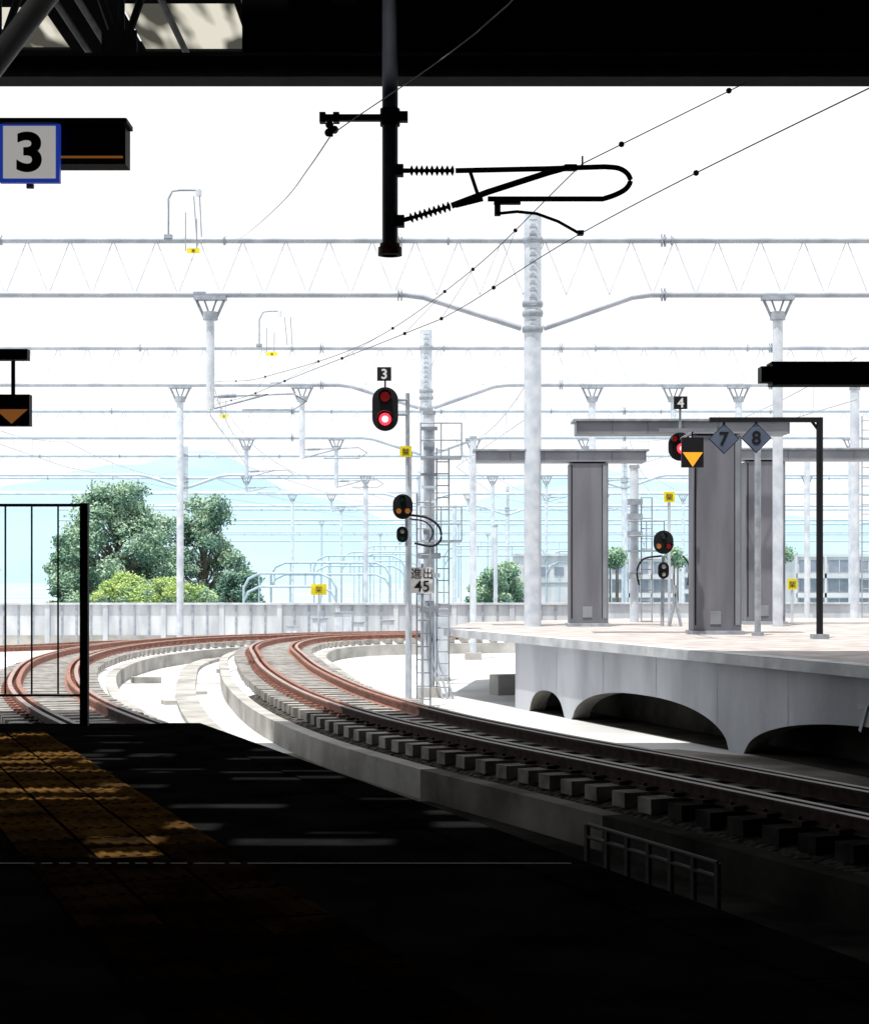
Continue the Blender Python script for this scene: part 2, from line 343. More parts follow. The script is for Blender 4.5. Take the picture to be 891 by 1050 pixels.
tpillar('canopy_pillar',57.6,bx(762,57.6),bx(802,57.6),bz(474,57.6),bx(738,57.6),bx(905,57.6),.33)
# ================= station roof
EL=74; AZ=(-.42,-.906); ct=1/math.tan(math.radians(EL))
gaps=[]
b=B()
Y0,Y1=-30.0,34.0; ZR=11.6; XL,XR=-34,40  # deck carried on unseen over the tracks to block sky light
rr=random.Random(11)
sh_x,sh_y=ZR*ct*.42,ZR*ct*.906
sk=[(-7.9,-6.9,30.9,33.4),(-5.5,-3.5,30.7,33.5)]
gaps+=sk
ys=9.9
while ys<17.6:
    x=-8.0
    w=rr.uniform(.04,.30)
    while x<1.6:
        l=rr.uniform(.15,1.2)
        keep=.72 if (ys>11) else .35
        if x>-3.0: keep*=.7
        if rr.random()<keep: gaps.append((x-sh_x,x+l-sh_x,ys-sh_y+rr.uniform(0,.06),ys+w-sh_y))
        x+=l+rr.uniform(.08,.45)
    ys+=w+rr.uniform(.08,.34)
xs=sorted(set([XL,XR]+[v for g in gaps for v in g[:2]])); yy=sorted(set([Y0,Y1]+[v for g in gaps for v in g[2:]]))
for j in range(len(yy)-1):
    ym=(yy[j]+yy[j+1])/2; run=None
    act=[g for g in gaps if g[2]<ym<g[3]]
    for i in range(len(xs)-1):
        xm=(xs[i]+xs[i+1])/2
        if not any(g[0]<xm<g[1] for g in act):
            if run is None: run=xs[i]
        else:
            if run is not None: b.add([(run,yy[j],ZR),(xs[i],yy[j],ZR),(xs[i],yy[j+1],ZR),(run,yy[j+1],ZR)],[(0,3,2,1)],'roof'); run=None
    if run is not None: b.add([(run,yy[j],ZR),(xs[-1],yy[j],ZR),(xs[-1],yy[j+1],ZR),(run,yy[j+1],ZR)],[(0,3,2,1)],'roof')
for (xa,xb,ya,yb) in sk:
    b.add([(xa,ya,ZR+.05),(xb,ya,ZR+.05),(xb,yb,ZR+.05),(xa,yb,ZR+.05)],[(0,1,2,3)],'skyl')
b.box(((XL+XR)/2,Y1+.06,ZR+.1),(XR-XL,.1,.5),'roof')
for y in (-25,-15,-5,18,22,26,29,33.8): b.box(((XL+XR)/2,y,ZR-.12),(XR-XL,.12,.2),'roof')
b.done('station_roof')
b=B(); zb=bz(84,15)
b.box((2,15,zb+.02),(60,.3,.035),'beam'); b.box((2,15,zb+.11),(60,.05,.2),'beam'); b.box((2,15,zb+.2),(60,.24,.03),'beam')
b.box((12.0,15.1,(zb+ZR)/2+.1),(27.3,.06,ZR-zb-.1),'roof')
zt=zb+1.7
b.tube([(-30,15,zt),(0,15,zt)],.09,'beam')
for i in range(-9,1):
    c=bx(125,15)+i*1.05
    b.tube([(c,14.98,zb+.22),(c-.52,14.98,zt)],.035,'beam',6); b.tube([(c,14.98,zb+.22),(c+.52,14.98,zt)],.035,'beam',6); b.tube([(c,15,zb+.22),(c,15,zt)],.03,'beam',6)
b.box((bx(125,15),14.9,zb+.3),(.3,.02,.22),'beam')
for yy_ in (22,27,32.2):
    b.tube([(-30,yy_,ZR-.5),(-1,yy_,ZR-.5)],.06,'beam',6)
for xx in (-8.2,-6.4,-6.0,-3.2,-4.6): b.tube([(xx,15,ZR-.3),(xx,34,ZR-.3)],.06,'beam',6)
b.done('roof_truss')
b=B(); b.tube([S(-40,112,12.5),S(55,-14,12.5)],.085,'pipegrey',16); b.ball(S(-40,112,12.5),.12,'pipegrey'); b.done('roof_brace_pipe')
b=B(); b.box((3,-30.2,4.7),(74,.3,13.4),'roof'); b.box((-34.1,-3,4.7),(.3,54,13.4),'roof'); b.box((40.1,-3,4.7),(.3,54,13.4),'roof'); b.done('unseen_blocking_wall')  # added walls, never in view, shutting out sky light to darken the platform
# ================= drop post with cantilever
b=B(); Y=14.5
P=lambda x,y,dy=0: S(x,y,Y+dy)
b.tube([P(400,262),P(400,-60)],.066,'darkpipe',16)
b.tube([P(400,262),P(400,254)],.1,'rust',16); b.tube([P(400,253),P(400,250)],.085,'rust',16)
b.box(P(363,121),(.56,.06,.05),'black'); b.box(P(412,120),(.10,.08,.08),'black'); b.tube([P(400,112),P(400,129)],.083,'black',16)
for x in (331,345,405): b.box(P(x,121),(.05,.09,.08),'black')
for x,y in ((338,128),(343,133),(337,136)): b.ball(P(x,y),.035,'black')
b.tube([P(338,124),P(340,140)],.015,'black',6)
def insul(b,p0,p1,n,r):
    p0,p1=Vector(p0),Vector(p1); pts=[];rs=[]
    for i in range(n):
        for (u,rad) in ((0,.35),(.35,1),(.5,1),(.75,.35)):
            pts.append(p0.lerp(p1,(i+u)/n)); rs.append(r*rad)
    b.tube(pts,rs,'insul',12)
b.box(P(410,175),(.06,.1,.09),'black'); b.box(P(411,227),(.06,.1,.09),'black')
b.tube([P(408,175),P(420,175)],.02,'black'); insul(b,P(420,175),P(467,175),9,.042)
b.tube([P(408,227),P(420,224)],.02,'black'); insul(b,P(420,224),P(463,211),9,.042)
up=[P(467,175),P(560,173)]+catmull([P(620,171),P(634,172.5),P(643,178),P(646,186),P(641,194),P(630,200),P(618,204)],4)+[P(560,204),P(500,204)]
b.tube(up,.022,'black',10)
b.tube([P(463,211),P(500,197),P(562,177),P(580,172)],.026,'black',10); b.tube([P(482,176),P(491,203)],.016,'black'); b.tube([P(597,170),P(597,160)],.008,'black')
b.tube([P(467,211),P(495,204)],.02,'black')
b.box(P(585,172),(.1,.05,.05),'black'); b.box(P(520,207),(.22,.06,.04),'black'); b.box(P(510,215),(.05,.05,.1),'black')
b.tube([P(510,219),P(530,217),P(550,219),P(572,227),P(595,240)],.013,'black',8); b.box(P(595,239),(.05,.1,.03),'black')
b.done('catenary_drop_post')
def wires():
    b=B()
    cont=[(4.9,3,4.4),(2.5,10.2,4.42),(1.2,14.5,4.42),(.26,18.8,4.45),(-.41,21.2,4.5),(-3.2,31.7,4.9),(-7,55,6.6),(-8.6,81,6.9)]
    mess=[(1.22,14.5,5.0),(.33,20,5.0),(-1.1,26,5.0),(-3.3,33,5.3),(-7,55,7.4),(-8.6,81,7.9)]
    c1=catmull(cont,8); m1=catmull(mess,8)
    b.tube(c1,.0048,'wire',6); b.tube(m1,.0048,'wire',6)
    b.tube([(bx(766,14.8),14.8,bz(84,14.8)),(1.22,14.5,5.0)],.0045,'wire',6)
    for x,y in((747,93),(637,148)): b.ball(S(x,y,14.7),.026,'wire',n=8)
    for y in (12.3,17.3,19.5,21,24,28,32,38):
        def at(c):
            for i in range(len(c)-1):
                if c[i].y<=y<=c[i+1].y: return c[i].lerp(c[i+1],(y-c[i].y)/(c[i+1].y-c[i].y))
        a,c=at(c1),at(m1)
        b.ball(a,.022,'wire',n=8)
        if c is not None: b.tube([a,c],.0025,'wirel',4); b.ball(c,.022,'wire',n=8)
    b.tube(catmull([(1.6,9,6.0),(.5,12,5.5),(-.85,14.5,bz(138,14.5))],6),.005,'wirel',6)
    b.tube(catmull([(-.85,14.5,bz(138,14.5)),(-1.25,17.5,bz(172,17.5)),(-2.05,24,bz(205,24)),(-3.6,35,bz(234,35)),(-6.3,55,12)],8),.006,'wirel',6)
    b.done('overhead_wire')
wires()
# ================= gantries
def gantry(Y,dips=(),posts=(),drops=(),flange=(),x0=-60,x1=60,zt=12.1,zl=10.4,r=.10,lat=True,postk='galv',k='beamg'):
    b=B()
    b.tube([(x0,Y,zt),(x1,Y,zt)],r,k,10)
    dips=sorted(bx(p,Y) for p in dips); pts=[(x0,Y,zl)]
    dw=4.0
    for d in dips: pts+=[(d-dw,Y,zl),(d-dw+.6,Y,zl-.08),(d-.35,Y,zl-1.05)]; b.tube(pts,r,k,10); pts=[(d+.35,Y,zl-1.05),(d+dw-.9,Y,zl-.08),(d+dw-.3,Y,zl)]
    pts.append((x1,Y,zl)); b.tube(pts,r,k,10)
    if lat:
        step=1.35; n=int((x1-x0)/step)
        for i in range(n):
            xa=x0+i*step
            b.tube([(xa,Y,zt),(xa+step*.5,Y,zl)],.022,'lattice',4,False); b.tube([(xa+step*.5,Y,zl),(xa+step,Y,zt)],.022,'lattice',4,False)
    for f in flange:
        X=bx(f,Y)
        for z in (zt,zl):
            for o in(-.05,.05): b.tube([(X+o-.02,Y,z),(X+o+.02,Y,z)],r*2.1,'galvd',12)
    ii=int(abs(x0)//7)
    for i in range(-ii,ii):
        b.tube([(i*7+.4,Y,zt),(i*7+.46,Y,zt)],r*1.6,'galvd',10)
    for d in dips:
        b.tube([(d,Y,-2),(d,Y,zt+.8)],.27,postk,16)
        for z in (zt,zl-1.1,zl-.3,zt-2.3): b.tube([(d,Y,z-.10),(d,Y,z-.05),(d,Y,z+.05),(d,Y,z+.10)],[.3,.33,.33,.3],'galvd',16)
        z=zt-2.5
        while z<zt+.6: b.box((d,Y-.31,z),(.24,.03,.03),'galvd'); z+=.22
    def cap(X,z0):
        b.box((X,Y,zl-.12),(1.0,.4,.12),'galvd')
        for s_ in(-1,1):
            b.tube([(X+s_*.45,Y,zl-.15),(X+s_*.18,Y,zl-.75)],.045,'galvd',6)
            b.tube([(X+s_*.2,Y,zl-.15),(X+s_*.02,Y,zl-.65)],.03,'galvd',6)
        b.tube([(X,Y,zl-.8),(X,Y,zl-.55)],.24,'galvd',10)
    for p in posts:
        X=bx(p,Y); cap(X,0); b.tube([(X,Y,-2),(X,Y,zl-.6)],.16,postk,12)
    for p,ye in drops:
        X=bx(p,Y); cap(X,0); b.tube([(X,Y,bz(ye,Y)),(X,Y,zl-.6)],.13,postk,12)
        ze=bz(ye,Y)
        b.tube([(X,Y,ze+.4),(X+2.6,Y,ze+.5),(X+3.0,Y,ze+.25),(X+2.6,Y,ze),(X+1,Y,ze)],.03,'galvd',6)
        b.tube([(X,Y,ze),(X+1.8,Y,ze+.48)],.03,'galvd',6)
        b.tube([(X+.25,Y,ze+.42),(X+.8,Y,ze+.44)],.07,'galvd',6)
    return b.done('catenary_gantry')
gantry(55,dips=(546,),posts=(797,),drops=((216,420),),flange=(410,680))
gantry(81,dips=(437,),posts=(185,607,757),drops=((310,470),(690,470)),flange=(330,575,790),x0=-70,x1=80,r=.11)
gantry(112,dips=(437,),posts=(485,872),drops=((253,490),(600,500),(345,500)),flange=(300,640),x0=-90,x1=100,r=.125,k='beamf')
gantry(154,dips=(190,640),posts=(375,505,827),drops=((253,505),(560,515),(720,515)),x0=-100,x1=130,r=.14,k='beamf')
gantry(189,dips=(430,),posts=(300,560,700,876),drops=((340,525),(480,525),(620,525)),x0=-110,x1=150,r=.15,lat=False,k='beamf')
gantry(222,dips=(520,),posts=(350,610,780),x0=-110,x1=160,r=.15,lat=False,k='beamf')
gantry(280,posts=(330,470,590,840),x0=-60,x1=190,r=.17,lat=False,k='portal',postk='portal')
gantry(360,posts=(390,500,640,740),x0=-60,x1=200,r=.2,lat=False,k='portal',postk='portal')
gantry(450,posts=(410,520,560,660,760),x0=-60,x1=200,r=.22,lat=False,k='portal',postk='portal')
for (Y,xa,xb,y) in [(120,250,345,588),(135,278,400,577),(155,322,415,570),(175,350,430,566),(200,372,440,560),(150,560,640,565),(165,455,560,560),(240,440,600,556)]:
    b=B(); X0,X1=bx(xa,Y),bx(xb,Y); z=bz(y,Y)
    for dz in (0,-.9):
        b.tube([(X0,Y,-9),(X0,Y,z-1.0+dz),(X0+.35,Y,z-.35+dz),(X0+1.1,Y,z+dz),(X1-1.1,Y,z+dz),(X1-.35,Y,z-.35+dz),(X1,Y,z-1+dz),(X1,Y,-9)],.09,'portal',6)
    for i in range(1,6):
        X=X0+(X1-X0)*i/6; b.tube([(X,Y,z),(X,Y,z-.9)],.05,'portal',5)
        if i%2: b.tube([(X,Y,z-.9),(X,Y,-3)],.06,'portal',5)
    b.done('catenary_portal')
b=B()
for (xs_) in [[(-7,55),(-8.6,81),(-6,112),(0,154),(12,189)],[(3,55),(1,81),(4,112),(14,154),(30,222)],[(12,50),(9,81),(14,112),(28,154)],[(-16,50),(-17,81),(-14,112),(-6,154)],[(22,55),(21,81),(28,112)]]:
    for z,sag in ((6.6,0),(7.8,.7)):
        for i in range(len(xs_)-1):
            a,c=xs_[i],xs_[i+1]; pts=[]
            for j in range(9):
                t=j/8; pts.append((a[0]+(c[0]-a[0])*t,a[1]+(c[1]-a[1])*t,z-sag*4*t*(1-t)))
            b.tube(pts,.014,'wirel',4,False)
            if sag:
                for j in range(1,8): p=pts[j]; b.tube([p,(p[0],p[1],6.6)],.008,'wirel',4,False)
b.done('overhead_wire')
# ================= mast cluster
def mast(px,Y,ytop,r=.12,ladder=True,base=-2,k='galv',cage=None):
    b=B(); X=bx(px,Y); zt=bz(ytop,Y); b.tube([(X,Y,base),(X,Y,zt)],r,k,12); b.tube([(X,Y,zt),(X,Y,zt+.1)],r*1.2,'galvd',12)
    b.box((X,Y,base+.15),(.7,.7,.3),'conc2')
    if ladder:
        for s_ in(-.18,.18): b.tube([(X+s_+.4,Y-.2,base),(X+s_+.4,Y-.2,zt-1)],.025,'galvd',5)
        z=base+.3
        while z<zt-1: b.tube([(X+.22,Y-.2,z),(X+.58,Y-.2,z)],.018,'galvd',5,False); z+=.35
    if cage:
        for cy in cage:
            z=bz(cy,Y); b.box((X+.35,Y-.1,z),(1.2,.9,.06),'galvd')
            for dz in (.5,1.0): b.tube([(X-.25,Y-.55,z+dz),(X+.95,Y-.55,z+dz)],.022,'galvd',5)
            for dx in (-.25,.35,.95): b.tube([(X+dx,Y-.55,z),(X+dx,Y-.55,z+1.0)],.022,'galvd',5)
    return b,X
b,X=mast(419,47,468,.09); b.done('signal_mast')
b,X=mast(440,52,425,.17,cage=(470,555))
for yy_ in (440,458,487,500,515,545,570,590,612,625):
    b.box((X+.0,52-.2,bz(yy_,52)),(random.uniform(.3,.9),.3,random.uniform(.06,.25)),random.choice(['galvd','galv','pillarb']))
for dx in (.25,.4,.55): b.tube(catmull([(X+dx-.3,51.7,1.5),(X+dx-.3,51.7,-.8),(X+dx,51.5,-1.5),(X+dx+.15,51.2,-2)],5),.03,'galvd',6)
b.done('equipment_mast')
b,X=mast(650,60,480,.15,cage=(565,))
for yy_ in (515,530,548,590): b.box((X,60-.2,bz(yy_,60)),(.5,.3,.2),'galvd')
b.done('equipment_mast')
b,X=mast(485,75,450,.14,ladder=False); b.done('catenary_mast')
b,X=mast(375,100,500,.14,ladder=False); b.done('catenary_mast')
b,X=mast(876,66,400,.17); b.done('equipment_mast')
b,X=mast(827,90,470,.14,ladder=False); b.done('catenary_mast')
b,X=mast(466,120,520,.14,ladder=False); b.done('catenary_mast')
b,X=mast(508,100,540,.12,ladder=False); b.done('catenary_mast')
# ================= signals
def oval_head(b,c,w,h,k='black',dep=.25):
    n=16; poly=[]
    r=w/2
    for i in range(n+1): a=math.pi*i/n; poly.append((c.x+r*math.cos(a),c.z+(h/2-r)+r*math.sin(a)))
    for i in range(n+1): a=math.pi+math.pi*i/n; poly.append((c.x+r*math.cos(a),c.z-(h/2-r)+r*math.sin(a)))
    b.slabxz(poly[::-1],c.y-.03,c.y+.03,k)
    b.box((c.x,c.y+dep/2+.03,c.z),(w*.6,dep,h*.75),k)
def lens(b,c,r,k,core=None):
    c=Vector(c)
    b.tube([(c.x,c.y-.05,c.z),(c.x,c.y-.09,c.z)],r,k,16)
    if core: b.tube([(c.x,c.y-.09,c.z),(c.x,c.y-.10,c.z)],r*.55,core,12)
    vs=[];n=10
    for yv in (c.y-.03,c.y-.38):
        for i in range(n+1):
            a=math.pi*(-.12+1.24*i/n); vs.append((c.x+r*1.3*math.cos(a),yv,c.z+r*1.3*math.sin(a)))
    b.add(vs,[(i,i+1,n+2+i,n+1+i) for i in range(n)],'black')
b=B(); Y=46; c=S(395,419.5,Y); oval_head(b,c,.68,1.15)
lens(b,S(395,430,Y),.16,'red','redcore'); lens(b,S(395,407,Y),.13,'redoff')
b.box(S(394,383.5,Y),(.37,.03,.36),'black'); q=S(394,383.5,Y); b.text('3',(q.x,Y-.02,q.z),.26,'white',bold=.03)
b.tube([S(395,397,Y+.08),S(395,390,Y+.08)],.025,'black')
b.tube([S(395,425,Y+.3),S(418,425,Y+.8)],.04,'galvd'); b.tube([S(395,410,Y+.3),S(418,410,Y+.8)],.04,'galvd'); b.tube([(bx(418,Y+.8),Y+.8,bz(400,Y)),(bx(418,Y+.8),Y+.8,bz(475,Y))],.06,'galvd')
b.done('railway_signal')
b=B(); Y=46; c=S(413,519.5,Y); oval_head(b,c,.52,.66)
lens(b,S(409,524,Y),.07,'amber'); lens(b,S(418,524,Y),.07,'amber'); lens(b,S(413,512,Y),.06,'green')
c=S(412.5,548,Y); oval_head(b,c,.3,.42); lens(b,S(412.5,545,Y),.06,'white'); lens(b,S(412.5,552,Y),.05,'green')
b.tube([S(417,515,Y+.5),S(417,560,Y+.5)],.05,'galvd'); b.tube([S(413,520,Y+.2),S(419,520,Y+.9)],.04,'black')
b.tube(catmull([S(420,528,Y),S(438,531,Y),S(450,540,Y),S(452,553,Y),S(443,560,Y),S(425,557,Y)],5),.03,'black',6)
b.tube(catmull([S(420,532,Y),S(436,535,Y),S(444,545,Y),S(440,556,Y)],5),.02,'black',6)
b.done('shunting_signal')
b=B(); Y=46.3; b.box(S(432.5,595,Y),(.58,.03,.68),'white'); q=S(432.5,601,Y); b.text('45',(q.x,Y-.02,q.z),.30,'black',bold=.01); q=S(432.5,588,Y); b.text('進出',(q.x,Y-.02,q.z),.22,'black',bold=0)
b.tube([S(433,578,Y+.05),(bx(433,Y),Y+.05,-2)],.04,'galvd'); b.done('speed_limit_sign')
b=B(); Y=46.5; c=S(697,458,Y); oval_head(b,c,.62,.75); lens(b,S(699,460,Y),.14,'red','redcore'); lens(b,S(691,450,Y),.08,'redoff')
b.tube([S(697,445,Y+.1),S(697,415,Y+.1)],.035,'galvd'); b.box(S(697.5,413,Y),(.36,.03,.34),'black'); q=S(697.5,413,Y); b.text('4',(q.x,Y-.02,q.z),.25,'white',bold=.03)
b.tube([S(700,455,Y+.25),S(712,455,Y+.9)],.04,'galvd'); b.done('railway_signal')
b=B(); Y=55; c=S(680,556,Y); oval_head(b,c,.62,.74); lens(b,S(675,560,Y),.08,'amber'); lens(b,S(685,560,Y),.08,'redoff'); lens(b,S(680,550,Y),.07,'green')
c=S(680,585,Y); oval_head(b,c,.34,.52); lens(b,S(680,581,Y),.07,'white'); lens(b,S(680,589,Y),.06,'white')
b.tube([S(680,570,Y+.35),(bx(680,Y),Y+.35,0)],.06,'galvd')
b.tube(catmull([S(678,570,Y),S(660,573,Y),S(653,585,Y),S(655,600,Y)],5),.03,'black',6); b.tube(catmull([S(700,570,Y),S(706,580,Y),S(705,600,Y)],5),.025,'black',6)
b.tube([S(694,600,Y),(bx(686,Y),Y,0)],.05,'galvd'); b.tube([S(690,600,Y),(bx(698,Y),Y,0)],.05,'galvd'); b.done('shunting_signal')
for (px,py,w,h,Y) in [(198.5,257,13,5,54.6),(279,363,11,4,80.6),(416,463,12,11,45.5),(686,509.5,11,11,56),(327,604.5,16,11,84),(812,599,10,11,60),(230,427,7,4,110)]:
    s_=F/Y; b=B(); b.box(S(px,py,Y),(w/s_,.04,h/s_),'yellow'); q=S(px,py,Y); b.text('架',(q.x,Y-.03,q.z),h/s_*.5,'rust',bold=0)
    if py>440 and px!=416: b.tube([(q.x,Y+.06,q.z+.1),(q.x,Y+.06,-2 if px<500 else 0)],.05,'galv')
    elif px==416: b.tube([(q.x,Y+.06,q.z),(q.x+.05,47,q.z)],.03,'galvd',5)
    else: b.tube([(q.x-.25/1,Y+.05,q.z),(q.x-.25,Y+.05,q.z+1.2)],.02,'galvd',5); b.tube([(q.x+.1,Y+.05,q.z),(q.x+.1,Y+.05,q.z+1.0)],.02,'galvd',5)
    b.done('yellow_warning_sign')
for (x1,y1,x2,y2,Y) in [(173,198,205,245,55),(266,322,288,356,81)]:
    b=B(); b.tube([S(x1,y2-2,Y),S(x1,y1+6,Y),S(x1+4,y1-2,Y),S(x1+12,y1-3,Y),S(x2,y1-3,Y)],.035,'galvd',6); b.tube([S(x2-1,y1-3,Y),S(x2-1,y1+3,Y)],.1,'galv',8)
    b.tube([S(x1+26,y1+3,Y),S(x1+29,y2,Y)],.02,'galvd',5); b.tube([S(x1+32,y1+3,Y),S(x1+34,y2,Y)],.02,'galvd',5)
    b.box(S(x1,y2-2,Y),(.25,.25,.12),'galvd'); b.done('gantry_lamp')
# ================= hanging signs
def arrowsign(px,py,w,h,Y,k,barw,name='arrow_sign',depth=.12):
    b=B(); s_=F/Y; c=S(px,py,Y); W_=w/s_; H_=h/s_
    b.box(c,(W_,depth,H_),'black')
    t=[(c.x-W_*.46,c.z+H_*.02),(c.x+W_*.46,c.z+H_*.02),(c.x,c.z-H_*.44)]
    b.slabxz(t,c.y-depth/2-.012,c.y-depth/2-.004,k)
    b.tube([(c.x,c.y,c.z+H_/2),(c.x,c.y,c.z+H_/2+35/s_)],.02,'black',8)
    b.box((c.x-barw*.2,c.y,c.z+H_/2+41/s_),(barw,.12,11/s_),'black')
    b.tube([(c.x-barw*.6,c.y,c.z+H_/2+41/s_),(c.x-barw*.6,c.y,ZR)],.03,'black',8)
    return b.done(name)
arrowsign(14,421,36,32,17,'orange2',.5)
b=B(); Y=43.5; c=S(709.5,464,Y); b.box(c,(.54,.14,.74),'black'); b.slabxz([(c.x-.25,c.z),(c.x,c.z-.36),(c.x+.25,c.z)],c.y-.085,c.y-.075,'orange')
b.tube([(c.x,Y,c.z+.37),(c.x,Y,bz(442,Y))],.02,'black'); b.box((bx(705,Y),Y,bz(441,Y)),(1.4,.1,.08),'pillarb'); b.tube([(c.x+.1,Y,bz(441,Y)),(c.x+.1,47.6,bz(441,Y))],.03,'pillarb'); b.done('arrow_sign')
b=B(); Y=12.5
b.box(S(60,148,Y+.1),(1.0,.2,.33),'black'); b.box((bx(60,Y),Y+.0,bz(128,Y)),(1.02,.26,.03),'black'); b.box(S(93,161,Y-.02),(.46,.02,.012),'orange2')
b.box((bx(-90,Y),Y+.1,bz(148,Y)),(1.1,.2,.33),'black'); b.tube([(bx(-100,Y),Y+.1,bz(130,Y)),(bx(-100,Y),Y+.1,ZR)],.04,'black')
c=S(31.5,157,Y-.06); b.box(c,(.425,.05,.425),'blue'); b.box((c.x,c.y-.027,c.z),(.37,.01,.37),'platew'); b.text('3',(c.x,c.y-.036,c.z),.27,'black',bold=.045,squash=1.12); b.box((c.x,c.y,c.z-.235),(.05,.03,.03),'pipegrey')
b.done('platform_number_sign')
b=B(); Y=16
b.box(S(850,384.5,Y),(1.08,.22,.2),'black'); b.box(S(784,384.5,Y),(.1,.18,.14),'black'); b.box((bx(850,Y),Y,bz(373.5,Y)),(1.1,.26,.02),'beam')
b.tube([(bx(905,Y),Y,bz(375,Y)),(bx(905,Y),Y,ZR)],.035,'black'); b.box((bx(960,Y),Y,bz(384.5,Y)),(.9,.22,.2),'black'); b.done('hanging_information_board')
b=B(); Y=44.3
b.tube([(bx(840,Y),Y,0),(bx(840,Y),Y,bz(429,Y))],.085,'black',12); b.box((bx(785,Y),Y,bz(430.5,Y)),(2.85,.14,.12),'black'); b.box((bx(840,Y),Y,.06),(.4,.4,.12),'galvd')
b.tube([(bx(832,Y),Y,bz(432,Y)),(bx(838,Y),Y,bz(440,Y))],.04,'black')
def diamond(b,px,py,Y,sz,t):
    c=S(px,py,Y)
    b.slabxz([(c.x,c.z-sz),(c.x-sz,c.z),(c.x,c.z+sz),(c.x+sz,c.z)][::-1],c.y-.02,c.y+.02,'slate')
    b.slabxz([(c.x,c.z-sz*1.07),(c.x-sz*1.07,c.z),(c.x,c.z+sz*1.07),(c.x+sz*1.07,c.z)][::-1],c.y-.012,c.y+.03,'black')
    b.text(t,(c.x,c.y-.026,c.z),sz*.95,'black',bold=.03)
for px in (742,775):
    b.tube([(bx(px,Y),Y,bz(432,Y)),(bx(px,Y),Y,bz(440,Y))],.03,'black')
diamond(b,742,450,Y-.02,.36,'7'); diamond(b,775,449,Y-.02,.36,'8')
b.done('stop_position_sign')
b=B(); Y=46.5; b.tube([(bx(776.5,Y),Y,0),(bx(776.5,Y),Y,bz(440,Y))],.085,'galvd',12); b.tube([(bx(776.5,Y),Y,0),(bx(776.5,Y),Y,.1)],.16,'galvd',12); b.done('grey_post')
# ================= fence at platform end
b=B(); Y=18.7; Xp=bx(87,Y); zt=bz(516,Y)
b.box((Xp,Y,zt/2),(.085,.085,zt),'black'); b.box((Xp-1.5,Y,zt-.02),(3.0,.03,.03),'black'); b.box((Xp-1.5,Y,bz(713,Y)),(3.0,.03,.025),'black')
for x in (60,33,6,-21,-48,-75,-102): b.box((bx(x,Y),Y,(zt+bz(713,Y))/2),(.017,.017,zt-bz(713,Y)-.03),'black')
b.box((Xp-3,Y,zt/2),(.085,.085,zt),'black'); b.done('platform_end_fence')
b=B(); p0=Vector((1.72,19.8,-2)); p1=Vector((2.85,17.7,-2)); d=p1-p0; ztr=[bz(845,19.8),bz(885,17.7)]
n=6
for i in range(n+1):
    t=i/n; p=p0+d*t; z=ztr[0]+(ztr[1]-ztr[0])*t; b.box((p.x,p.y,(z-2)/2),(.05,.05,z+2),'darkrail',rz=-1)
for dz in (0,-.14): b.tube([(p0.x,p0.y,ztr[0]+dz),(p1.x,p1.y,ztr[1]+dz)],.025,'darkrail',6)
b.done('trackside_railing')
# ================= parapets
b=B(); Y=91
b.box((-35,Y,-.95),(85,.3,2.1),'parap'); b.box((-35,Y-.05,.13),(85,.5,.1),'slab')
x=-77
while x<7: b.box((x,Y-.18,-.95),(.09,.06,2.1),'galvd'); x+=.75
x=-77
while x<7: b.box((x,Y-.2,-.9),(.25,.1,2.2),'parap'); x+=3.0
b.box((-35,Y-.17,-1.75),(85,.06,.5),'conc2')
b.done('parapet_wall')
b=B(); b.box((40,92,-.8),(66,.3,1.8),'parap'); b.box((40,91.95,.14),(66,.45,.08),'slab')
b.done('parapet_wall')
for px,w,h in ((328,.7,1.3),(352,.9,1.6),(368,.5,1.1),(300,.5,.9),(447,.8,2.3),(398,.6,1.2)):
    b=B(); Y=88.5 if px<440 else 60; X=bx(px,Y); b.box((X,Y,-2+h/2+.1),(w,.5,h),'galv'); b.box((X,Y,-2+.05),(w+.2,.7,.1),'conc2'); b.box((X,Y,-2+h+.13),(w+.1,.6,.06),'galvd'); b.box((X,Y-.26,-2+h/2),(.02,.01,h*.8),'galvd'); b.done('equipment_cabinet',.01)
# ================= buildings
def building(px0,px1,Y,ytop,floors,name,dep=12,bays=None):
    b=B(); X0,X1=bx(px0,Y),bx(px1,Y); zt=bz(ytop,Y); fh=2.1; w=X1-X0
    b.box(((X0+X1)/2,Y+dep/2,(zt-9)/2),(w,dep,zt+9),'bwhite'); b.box(((X0+X1)/2,Y+dep/2,zt+.15),(w+.4,dep+.4,.3),'bwhite')
    n=bays or max(2,int(w/2.4))
    for f in range(floors):
        z=zt-1.0-f*fh
        for i in range(n):
            xx=X0+w*(i+.5)/n; b.box((xx,Y-.02,z),(w/n*.72,.08,1.3),'bwin'); b.box((xx,Y-.07,z),(.08,.06,1.3),'bwhite')
        b.box(((X0+X1)/2,Y-.3,z-1.05),(w,.6,.5),'bwhite')
    for i in range(n+1): b.box((X0+w*i/n,Y-.3,(zt-9)/2),(.22,.6,zt+9),'bwhite')
    return b.done(name)
building(815,905,190,571,4,'apartment_building')
building(622,690,200,573,4,'apartment_building')
b=B(); Y=150; X0,X1=bx(531,Y),bx(583,Y); zt=bz(570,Y)
b.box(((X0+X1)/2,Y+5,(zt-9)/2),(X1-X0,10,zt+9),'parap'); b.box(((X0+X1)/2,Y+5,zt+.1),(X1-X0+.4,10.4,.2),'slab')
for i in range(3): b.box((X0+.9+i*1.3,Y-.03,zt-1.3),(.8,.06,.7),'bwin')
b.box((X0+1.2,Y-.03,-2.2),(1.4,.06,2.6),'galvd'); b.box(((X0+X1)/2,Y-.04,zt-2.3),(X1-X0,.08,.08),'galvd')
b.done('white_warehouse')
building(700,800,230,574,4,'apartment_building')
